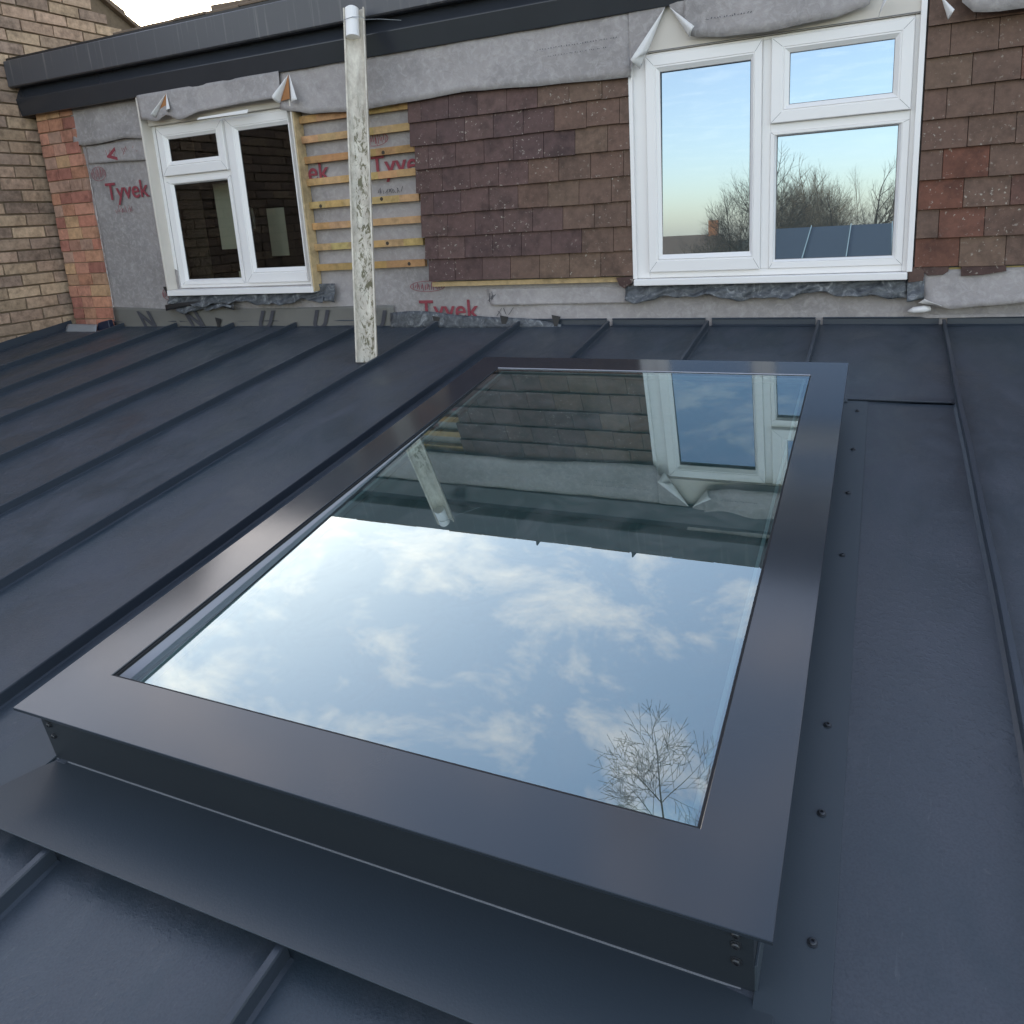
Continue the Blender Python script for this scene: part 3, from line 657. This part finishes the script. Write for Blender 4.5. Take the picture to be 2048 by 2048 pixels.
# outer frame with its transom and mullion as bars
rw.box(x0r, x0r+.075, YF_, .03, z0r, z1r); rw.box(x1r-.028, x1r, YF_, .03, z0r, z1r); rw.box(x0r+.075, x1r-.028, YF_, .03, z0r, z0r+.030); rw.box(x0r+.075, x1r-.028, YF_, .03, z1r-.012, z1r)
rw.box(3.188, 3.226, YF_-.002, .03, z0r+.030, z1r-.012); rw.box(3.226, x1r-.028, YF_-.001, .03, .858, .895)
win_r = rw.build('window', 'upvc', house, bevel=.003); tag(win_r, 'wide white window between the two blocks of tiles')
sash(win_r, 2.672, 3.188, .266, 1.243, (2.737, 3.140, .349, 1.170), YF_-.004, 'winglass', tilt=1.1)
sash(win_r, 3.226, 3.775, .895, 1.243, (3.300, 3.706, .967, 1.176), YF_-.004, 'winglass', tilt=1.1)
sash(win_r, 3.226, 3.775, .266, .858, (3.251, 3.735, .305, .842), YF_+.010, 'winglass', tilt=1.1)
m_ = MB(); m_.box(x0r+.002, x1r-.006, -.085, YF_, .204, .2355); m_.build('sill', 'upvc', win_r, bevel=.004)
m_ = MB(); m_.box(x0r-.006, x0r+.012, -.062, YF_-.001, .236, 1.30); m_.build('side_trim', 'upvc', win_r, bevel=.002)
m_ = MB(); m_.box(x1r-.010, x1r+.012, -.066, YF_-.0, .236, 1.42); m_.build('side_trim', 'upvc', win_r, bevel=.002)
m_ = MB(); m_.box(x0r, x1r, -.055, .03, z1r+.002, 1.60); m_.build('head_board', 'cream', win_r, bevel=.002)
m_ = MB(); m_.box(x0r+.01, x1r-.01, -.0562, -.0552, z1r+.003, z1r+.007); m_.build('joint_line', 'bead', win_r)
# backing so that nothing shows behind the mirror panes
# left window, set back inside a projecting lining
lw = MB(); x0l, x1l, z0l, z1l = LW['x0'], LW['x1'], LW['z0'], LW['z1']; YL = .000
lw.box(x0l, x0l+.028, YL, .06, z0l, z1l); lw.box(x1l-.02, x1l, YL, .06, z0l, z1l); lw.box(x0l+.028, x1l-.02, YL, .06, z0l, z0l+.022); lw.box(x0l+.028, x1l-.02, YL, .06, z1l-.018, z1l)
lw.box(.072, .098, YL-.001, .06, z0l+.022, z1l-.018); lw.box(x0l+.028, .072, YL-.0005, .06, .925, .957)
win_l = lw.build('window', 'upvc', house, bevel=.003); tag(win_l, 'smaller white window set back in a white lining at the left')
sash(win_l, x0l+.028, .072, .957, z1l-.018, (-.390, .003, 1.042, 1.175), YL-.004, 'darkglass')
sash(win_l, x0l+.028, .072, .272, .925, (-.416, .064-.028, .305, .902), YL+.010, 'darkglass')
sash(win_l, .098, x1l-.02, .272, z1l-.018, (.180, .563, .360, 1.171), YL-.004, 'darkglass')
m_ = MB()
m_.box(-.532, -.518, -.082, .05, .245, 1.43); m_.build('side_lining', 'cream', win_l, bevel=.002)
m_ = MB(); m_.box(.640, .650, -.082, .0, .212, 1.40); m_.build('side_lining', 'cream', win_l, bevel=.002)
m_ = MB(); m_.box(-.518, -.494, -.004, .0, .25, 1.262); m_.build('infill_strip', 'upvc', win_l)
m_ = MB(); m_.box(.596, .640, -.006, .0, .25, 1.262); m_.build('infill_strip', 'upvc', win_l)
m_ = MB(); m_.box(.651, .660, -.078, -.004, .215, 1.22, (.55, .42, .24)); m_.build('plywood_edge', 'timber', win_l)
m_ = MB(); m_.box(-.532, .652, -.086, .0, .209, .2445); m_.build('sill', 'upvc', win_l, bevel=.003)
m_ = MB(); m_.box(-.518, .640, -.030, .0, z1l+.001, 1.34); m_.build('head_board', 'cream', win_l, bevel=.002)
m_ = MB(); m_.hexa([A1(1085, 662, -.103), A1(1365, 625, -.103), A1(1365, 625, -.094), A1(1085, 662, -.094), A1(1095, 650, -.103), A1(1370, 603, -.103), A1(1370, 603, -.094), A1(1095, 650, -.094)]); m_.build('loose_trim', 'upvc', win_l, bevel=.001)
# things seen inside
for (xa, xb, za, zb, Y) in ((-.30, -.16, .48, .90, .22), (.10, .24, .42, .72, .24), (-.09, .10, .27, .34, .12)):
    m_ = MB(); m_.box(xa, xb, Y, Y+.004, za, zb); m_.build('paper_sheet', 'paper', win_l)
hd = MB(); hd.box(.118, .134, .035, .05, .70, .74); hd.tube([(.126, .05, .73), (.126, .075, .72), (.128, .08, .66), (.128, .078, .60)], [.008, .009, .008, .006], 8); hd.build('handle', 'upvc', win_l)

sheetpoly([(2.605, -.076, 1.445), (2.605, -.080, 1.165), A3(60, 300, -.084), A3(215, 33, -.080)], 'membrane', 'membrane_flap')
sheetpoly([A3(238, 33, -.086), A3(345, 150, -.090), (2.90, -.086, 1.33), (2.90, -.084, 1.60), (2.75, -.084, 1.60)], 'membrane', 'membrane_flap')
# folded white corners of membrane
def fold(pts, mat='white_film', lbl=None):
    m_ = MB(); i = 0
    P = [Vector(p) for p in pts]
    a, tip, b_ = P[0], P[1], P[2]
    m_.v = []; K = 10
    # curved triangle from apex a to the edge tip-b, bulging towards the viewer
    for r in range(K+1):
        u = r/K
        for q in range(K+1):
            v = q/K; p = a*(1-u)+(tip*(1-v)+b_*v)*u; bul = .018*math.sin(math.pi*v)*u
            m_.v.append(p+Vector((0, -bul, 0)))
    for r in range(K):
        for q in range(K):
            k = r*(K+1)+q; m_.f.append((k, k+1, k+K+2, k+K+1)); m_.c.append((1, 1, 1))
    return m_.build('folded_membrane_corner', mat, house, smooth=True, solid=.0015, fix=False)
fold([A3(215, 35, -.085), A3(50, 285, -.15), A3(95, 330, -.10)])
fold([A3(215, 35, -.085), A3(130, 255, -.11), A3(60, 290, -.14)])
fold([A3(238, 35, -.09), A3(355, 125, -.13), A3(335, 180, -.10)])
fold([A3(1262, -10, -.09), A3(1275, 0, -.12), A3(1235, 85, -.10)])
fold([A3(1535, -20, -.11), A3(1600, 45, -.15), A3(1570, 95, -.12)])
fold([A1(918, 512, -.09), A1(835, 625, -.13), A1(860, 650, -.10)])
fold([A1(918, 512, -.09), A1(938, 600, -.12), A1(925, 620, -.10)])
fold([A1(1592, 410, -.09), A1(1500, 530, -.14), A1(1545, 575, -.10)])
fold([A1(1597, 410, -.10), A1(1640, 550, -.13), A1(1610, 570, -.10)])
m_ = MB(); m_.face([A1(918, 515, -.092), A1(950, 630, -.094), A1(862, 652, -.094)]); m_.face([A1(1592, 412, -.092), A1(1600, 545, -.094), A1(1548, 560, -.094)]); m_.build('bare_board', simple('bare_board', (.36, .16, .06), .8, .25, 20), house, solid=.002, fix=False)
# torn white edge of the membrane beside the brick pier
m_ = MB(); n = 40
for k in range(n):
    za, zb = 1.09-(1.09-.12)*k/n, 1.09-(1.09-.12)*(k+1)/n
    wa = .006+.006*abs(math.sin(k*1.9)); m_.face([(-1.155+.004*math.sin(k*.8), -.006, za), (-1.155+wa, -.010, za), (-1.155+wa, -.010, zb), (-1.155+.004*math.sin((k+1)*.8), -.006, zb)])
m_.build('torn_white_edge', 'white_film', house, fix=False)
# lead flashings under the windows
def lead(xa, xb, zt, zb, Y, seed, name='lead_flashing'):
    rr = random.Random(seed); ph = [rr.uniform(0, 6) for _ in range(5)]
    m_ = MB()
    def fn(u, v):
        x = xa+(xb-xa)*u
        bot = zb + .012*math.sin(x*11+ph[0]) + .008*math.sin(x*27+ph[1]) + .004*math.sin(x*61+ph[4])
        z = zt+(bot-zt)*v
        return (x, Y - .02*v + .010*math.sin(x*19+v*3+ph[2])*v + .004*math.sin(x*47+v*9+ph[3]), z)
    m_.grid(fn, 90, 10); return m_.build(name, 'lead', house, smooth=True, solid=.002, fix=False)
lead(2.545, 3.80, .200, .138, -.040, 3); lead(3.80, 3.865, .205, .098, -.050, 5)
lead(-.560, .70, .206, .150, -.045, 8); lead(.650, .775, .255, .165, -.030, 9); lead(-.50, -.02, .165, .112, -.040, 12, 'lead_flap')
sheetpoly([(-.62, -.030, .265), (-.53, -.030, .27), (-.50, -.030, .12), (-.56, -.030, .15)], 'black_film', 'black_film_corner')
m_ = MB(); m_.grid(lambda u, v: (-.60+.60*u, -.055-.01*math.sin(u*7), (.148+.02*math.sin(u*3.2))*(1-v)+(.108+.035*math.sin(u*3.1))*v), 24, 3); m_.build('black_film_strip', 'black_film', house, smooth=True, solid=.002, fix=False)
for xx in (-.20, 1.42, 1.84, 2.14):
    sheetpoly([(xx, -.034, .060), (xx+.05, -.034, .050), (xx+.028, -.036, -.002), (xx+.012, -.036, .0)], 'black_film', 'flashing_clip')
# white membrane roll under the right cladding
m_ = MB(); m_.tube([B6(430, 1120, -.05), B6(500, 1105, -.06), B6(640, 1090, -.06), B6(712, 1085, -.05)], [.006, .014, .015, .010], 12); m_.build('rolled_film', 'white_film', house, smooth=True)
fold([B6(560, 1010, -.06), B6(640, 960, -.08), B6(900, 1060, -.06)])

# ------------------------------------------------------------------ eaves: fascia, gutter and roof edge
xe = -1.598
fa = MB(); fa.prism([(0.03, 1.440), (-.086, 1.432), (-.108, 1.535), (-.066, 1.612), (-.060, 1.76), (.03, 1.76)], lambda p, X: (X, p[0], p[1]), -1.597, XR); fa.build('fascia', 'fascia', house, bevel=.003)
gu = MB()
gpr = [(-.061, 1.613), (-.130, 1.608), (-.140, 1.614), (-.143, 1.766), (-.138, 1.771), (-.126, 1.769), (-.126, 1.757), (-.136, 1.756), (-.134, 1.622), (-.061, 1.625)]
gu.prism(gpr, lambda p, X: (X, p[0], p[1]), xe, XR); gu.build('gutter', 'gutter', house, bevel=.0015)
for xc in (1.80, 2.42, 3.4):
    cl = MB(); cl.prism([(xc, 1.768), (xc+.035, 1.768), (xc+.004, 1.812), (xc-.004, 1.812)], lambda p, Y: (p[0], Y, p[1]), -.141, -.133); cl.build('gutter_clip', 'fascia', house)
eb = MB(); eb.prism([(-.12, 1.772), (-.12, 1.790), (.02, 1.808), (.02, 1.772)], lambda p, X: (X, p[0], p[1]), xe, XR); eb.build('eaves_strip', 'black_film', house)
rt = MB(); TWD = .25
k = 0; X = -.60
while X < XR:
    d = random.uniform(-.004, .004)
    rt.hexa([(X, -.11, 1.792+d), (X+TWD-.004, -.11, 1.792+d), (X+TWD-.004, 2.6, 2.10), (X, 2.6, 2.10), (X, -.11, 1.808+d), (X+TWD-.004, -.11, 1.808+d), (X+TWD-.004, 2.6, 2.13), (X, 2.6, 2.13)])
    X += TWD
rt.build('roof', 'roof_tile', house, bevel=.004)
rt = MB(); X = .0
while X < XR:
    rt.hexa([(X, .10, 1.85), (X+.296, .10, 1.85), (X+.296, .5, 1.92), (X, .5, 1.92), (X, .10, 1.905), (X+.296, .10, 1.895), (X+.296, .5, 1.985), (X, .5, 1.985)]); X += .30
rt.build('roof_ridge', 'roof_tile', house, bevel=.008)

# ------------------------------------------------------------------ brick pier
pr = empty('brick_pier', (-1.35, 0, -3), 'narrow pier of red, orange and yellow bricks at the corner of the house', 'brick pier')
pp = [(.50, .245, .155), (.47, .205, .14), (.53, .33, .19), (.43, .27, .20), (.51, .27, .17), (.37, .16, .12), (.49, .24, .165), (.46, .25, .18), (.50, .30, .19)]
bk = MB(); z = -.10; r = 0
while z < 1.58:
    xr = -1.165 if z < 1.1 else -1.165-.05*(z-1.1)
    cuts = [-1.545]
    x = -1.545 + random.choice((.088, .118, .105))
    while x < xr-.045: cuts.append(x); x += random.choice((.112, .125, .135))
    cuts.append(xr)
    for a, b_ in zip(cuts, cuts[1:]):
        yy = -.028+random.uniform(-.003, .004); j = lambda a_: random.uniform(-a_, a_)
        bk.hexa([(a+.002, yy+j(.002), z+j(.002)), (b_-.004, yy+j(.002), z+j(.002)), (b_-.004, .03, z), (a+.002, .03, z), (a+.002, yy+j(.002), z+.073+j(.002)), (b_-.004, yy+j(.002), z+.073+j(.002)), (b_-.004, .03, z+.073), (a+.002, .03, z+.073)], brick_col(pp))
    z += G; r += 1
bk.build('brickwork', 'pierbrick', pr, bevel=.003)
m_ = MB(); m_.box(-1.543, -1.172, -.018, .02, -3, 1.57); m_.build('mortar_bed', simple('pale_mortar', (.30, .20, .13), .95, .25, 30, .003, 80), pr)
# scraps of flashing at the foot of the pier
def at_r(px, py, hh=0.0):
    d = CF + CR*((px-PX)/FPX) + CU*((PY-py)/FPX); n = RP(0, 0, 1)-RP(0, 0, 0); p0 = RP(0, 0, hh); return CP + d*((p0-CP).dot(n)/d.dot(n))
m_ = MB()
A, B_ = at(131, 664, -.13), at(192, 668, -.13); C_, D_ = at(140, 650, -.07), at(197, 651, -.07)
m_.grid(lambda u, v: (A*(1-u)+B_*u)*(1-v)+(C_*(1-u)+D_*u)*v + Vector((0, 0, .022*math.sin(math.pi*v*.9))), 12, 10)
o = m_.build('flashing_scrap', 'edge_line', None, smooth=True, solid=.002, offset=(A+B_)/2, fix=False); tag(o, 'curled pale grey metal flashing scrap lying at the foot of the brick pier', 'flashing scrap')
m_ = MB(); P = at(212, 655, -.06)
m_.hexa([P+Vector(v) for v in ((-.07, -.03, -.04), (.07, -.03, -.04), (.07, .02, -.04), (-.07, .02, -.04), (-.05, -.02, .035), (.06, -.02, .055), (.06, .015, .055), (-.05, .015, .035))])
o = m_.build('corner_flashing', simple('blue_black_film', (.012, .018, .04), .4), None, bevel=.006, offset=P); tag(o, 'dark blue folded flashing box in the corner between pier and metal roof', 'corner flashing')

# ------------------------------------------------------------------ old gutter length standing on the roof
bot = RP(1.385, .655, .002); topp = Vector((1.215, -.195, 1.635))
gl = empty('old_gutter_length', bot, 'dirty white plastic gutter length streaked with moss, standing upright against the eaves', 'gutter length')
ax = (topp-bot).normalized(); rt_ = (CR - ax*CR.dot(ax)); rt_.z *= .3; rt_ = (rt_-ax*rt_.dot(ax)).normalized(); fr_ = rt_.cross(ax).normalized()
if fr_.dot(CF) > 0: fr_ = -fr_
W_, D2, T_ = .053, .030, .003
prof = [(-W_, D2), (-W_+.008, D2), (-W_+.008, D2-.004), (-W_+T_, D2-.006)] + [(-W_+T_+(W_-T_)*2*q/8*1.0, T_+ .010*(math.cos(math.pi*2*q/8)+1)/2*0 + (D2-.014)*abs((q-4)/4)**3) for q in range(9)] + [(W_-T_, D2-.006), (W_-.008, D2-.004), (W_-.008, D2), (W_, D2), (W_, 0), (0, -.006), (-W_, 0)]
m_ = MB(); NP = len(prof); NS = 30
for k in range(NS+1):
    u = k/NS
    for (a, d) in prof: m_.v.append(bot.lerp(topp, u)+rt_*a+fr_*d)
for k in range(NS):
    for q in range(NP):
        j = (q+1) % NP; mid = 3 <= q <= 11 and prof[q][0] > -.028
        m_.f.append((k*NP+q, k*NP+j, (k+1)*NP+j, (k+1)*NP+q)); m_.c.append((1, 1, 1) if mid else ((.35, .35, .35) if 3 <= q <= 11 else (0, 0, 0)))
m_.f.append(tuple(range(NP))[::-1]); m_.f.append(tuple(range(NS*NP, NS*NP+NP))); m_.c += [(0, 0, 0)]*2
m_.build('channel', 'mossy', gl, fix=False)
m_ = MB(); pa = topp-ax*.150+fr_*.022-rt_*.010; pb = topp-ax*.004+fr_*.022-rt_*.010
m_.tube([pa, pb, pb+ax*.008], [.034, .034, .024], 20); m_.build('pipe_offcut', 'upvc', gl, smooth=False)
m_ = MB(); w0 = topp-ax*.065
pts = [w0-rt_*(W_+.004)+fr_*.0-ax*.008, w0-rt_*.05+fr_*.05-ax*.008, w0+fr_*.060, w0+rt_*.05+fr_*.045+ax*.004, w0+rt_*(W_+.003)+fr_*.03, w0+rt_*.13+fr_*.02+ax*.004, w0+rt_*.235+ax*.004]
m_.tube(pts, [.0016]*7, 6); m_.build('tie_wire', 'edge_line', gl)

# ------------------------------------------------------------------ behind the photographer: bare trees, fence, houses (seen in the panes)
def branch_tree(name, base, height, seed, spread, depth, mat, label, group=None, lean=(0, 0), twig=3):
    rr = random.Random(seed); t_ = empty(name, base, label, 'tree', group)
    tr_, cw = MB(), MB(); base = Vector(base)
    def grow(p, d, ln, rad, lev, mb):
        pts = [p]; n = 4; dd = d.copy()
        for k in range(n):
            dd = (dd + Vector((rr.uniform(-1, 1), rr.uniform(-1, 1), rr.uniform(-.3, .9)))*.13).normalized(); pts.append(pts[-1]+dd*ln/n)
        rads = [rad*(1-.42*k/n) for k in range(n+1)]
        mb.tube(pts, rads, 6 if lev == 0 else (4 if lev < 3 else 3), caps=False)
        if lev >= depth: return
        nb_ = rr.randint(3, 4) if lev < depth-1 else twig+1
        for q in range(nb_):
            k = rr.randint(2 if lev else 2, n); a = rr.uniform(0, 2*math.pi); tl = rr.uniform(.35, .85)*spread
            s_ = dd.orthogonal().normalized(); s2 = dd.cross(s_); nd = (dd*math.cos(tl)+(s_*math.cos(a)+s2*math.sin(a))*math.sin(tl)).normalized()
            grow(pts[k], nd, ln*rr.uniform(.58, .80), rads[k]*.62, lev+1, cw)
        grow(pts[-1], dd, ln*.72, rads[-1], lev+1, cw)
    grow(base, Vector((lean[0], lean[1], 1)).normalized(), height*.30, height*.022, 0, tr_)
    tr_.build('trunk', 'bark', t_, fix=False); cw.build('crown', mat, t_, fix=False); return t_
branch_tree('bare_tree', (.8, -18.5, -3), 6.0, 5, 1.15, 6, 'bark', 'dark bare bushy tree nearest the windows in their reflection')
branch_tree('bare_tree', (-.2, -19.5, -3), 5.0, 8, 1.2, 6, 'bark', 'lower dark bare tree beside the bushy one, over the brick chimney')
branch_tree('bare_tree', (3.0, -20.5, -3), 5.9, 9, 1.2, 6, 'bark', 'dark bare tree rising right behind the low outbuilding')
for k, (xx, yy, hh) in enumerate(((0.2, -25, 5.6), (2.4, -24, 5.9), (4.6, -26, 6.0), (1.3, -27, 6.4))):
    branch_tree('bare_tree', (xx, yy, -3), hh, 20+k, 1.15, 6, 'twig', ('pale bare tree behind the garden fence, %s' % ('left of the row', 'second in the row', 'right end of the row', 'behind the dark bushy tree')[k]), 'bare trees behind the garden')
ob = empty('outbuilding', (3, -13.5, -3), 'low garden outbuilding with a blue grey sheet roof, mirrored in the wide window', 'outbuilding')
m_ = MB(); m_.box(1.6, 4.4, -15, -12.2, -3, -.5); m_.build('wall', 'mortar', ob)
m_ = MB(); m_.hexa([(1.4, -15.2, .42), (4.6, -15.2, .42), (4.6, -12, -.5), (1.4, -12, -.5), (1.4, -15.2, .48), (4.6, -15.2, .48), (4.6, -12, -.44), (1.4, -12, -.44)][0:8]); m_.build('roof', 'apron', ob)
for xx in (2.3, 3.1, 3.9):
    m_ = MB(); m_.hexa([(xx-.008, -15.2, .48), (xx+.008, -15.2, .48), (xx+.008, -12, -.44), (xx-.008, -12, -.44), (xx-.008, -15.2, .52), (xx+.008, -15.2, .52), (xx+.008, -12, -.40), (xx-.008, -12, -.40)]); m_.build('roof_batten', 'spacer', ob)
def back_house(x, y, label, wmat='orange_brick'):
    h_ = empty('brick_house', (x, y, -3), label, 'house', 'houses behind the garden')
    m_ = MB(); m_.box(x-3, x+3, y-3, y+3, -3, -.85); m_.build('wall', wmat, h_)
    m_ = MB(); m_.prism([(y-3.3, -.9), (y+3.3, -.9), (y, .45)], lambda p, X: (X, p[0], p[1]), x-3.2, x+3.2); rf = m_.build('roof', 'roof_tile', h_)
    m_ = MB(); m_.box(x+2.1, x+2.8, y-.3, y+.3, .1, 1.5); m_.build('chimney', wmat, rf)
    for wx in (-1.8, .0, 1.8):
        m_ = MB(); m_.box(x+wx-.5, x+wx+.5, y+2.97, y+3.03, -2.2, -1.2); m_.build('window', 'upvc', h_)
        
back_house(-10.5, -60, 'orange brick house with one chimney beyond the bare trees on the left'); back_house(2.0, -32, 'orange brick house with one chimney beyond the pale trees on the right')

# tall bare tree leaning over the roof, only its hanging limb shows in the skylight
tt = empty('bare_tree', (9.5, 2.0, -3), 'tall bare tree whose drooping limb is mirrored in the skylight', 'tree')
m_ = MB(); tr_pts = [(9.5, 2, -3), (9.4, 2, 1), (9.0, 1.9, 5), (7.6, 1.6, 8.6), (5.0, 1.2, 9.8), (2.9, .9, 9.3)]
m_.tube(tr_pts, [.22, .19, .16, .12, .08, .045], 10); m_.build('trunk', 'bark', tt, smooth=True)
rr = random.Random(11); cw = MB()
P0 = RP(3.45, 3.0, .14); D0 = Vector((-.1935, .510, .838)); TIPD = Vector((-.218, .600, .770))
start = P0+(D0*1.35-TIPD*.35).normalized()*9.2; endp = P0+TIPD*9.2
cw.tube([(2.9, .9, 9.3), start+(start-endp)*.35, start], [.045, .028, .016], 6)
main = (endp-start); ml_ = main.length
def drop(p, d, ln, rad, lev):
    pts = [p]; dd = d.copy(); n = 4
    for k in range(n):
        dd = (dd+Vector((rr.uniform(-1, 1), rr.uniform(-1, 1), rr.uniform(-1, 1)))*.10).normalized(); pts.append(pts[-1]+dd*ln/n)
    rads = [max(.0022, rad*(1-.4*k/n)) for k in range(n+1)]; cw.tube(pts, rads, 4, caps=False)
    if lev >= 4: return
    for q in range(4 if lev < 3 else 3):
        k = rr.randint(1, n); tl = rr.uniform(.45, .95); sd_ = rr.choice((-1, 1)); nrm = D0.normalized(); s_ = dd.cross(nrm).normalized()
        nd = (dd*math.cos(tl)+s_*sd_*math.sin(tl)+nrm*rr.uniform(-.3, .3)).normalized(); drop(pts[k], nd, ln*rr.uniform(.55, .8), rads[k]*.6, lev+1)
    drop(pts[-1], dd, ln*.7, rads[-1]*.9, lev+1)
drop(start, main.normalized(), ml_*.40, .015, 0)
cw.build('drooping_limb', 'twig', tt, fix=False)
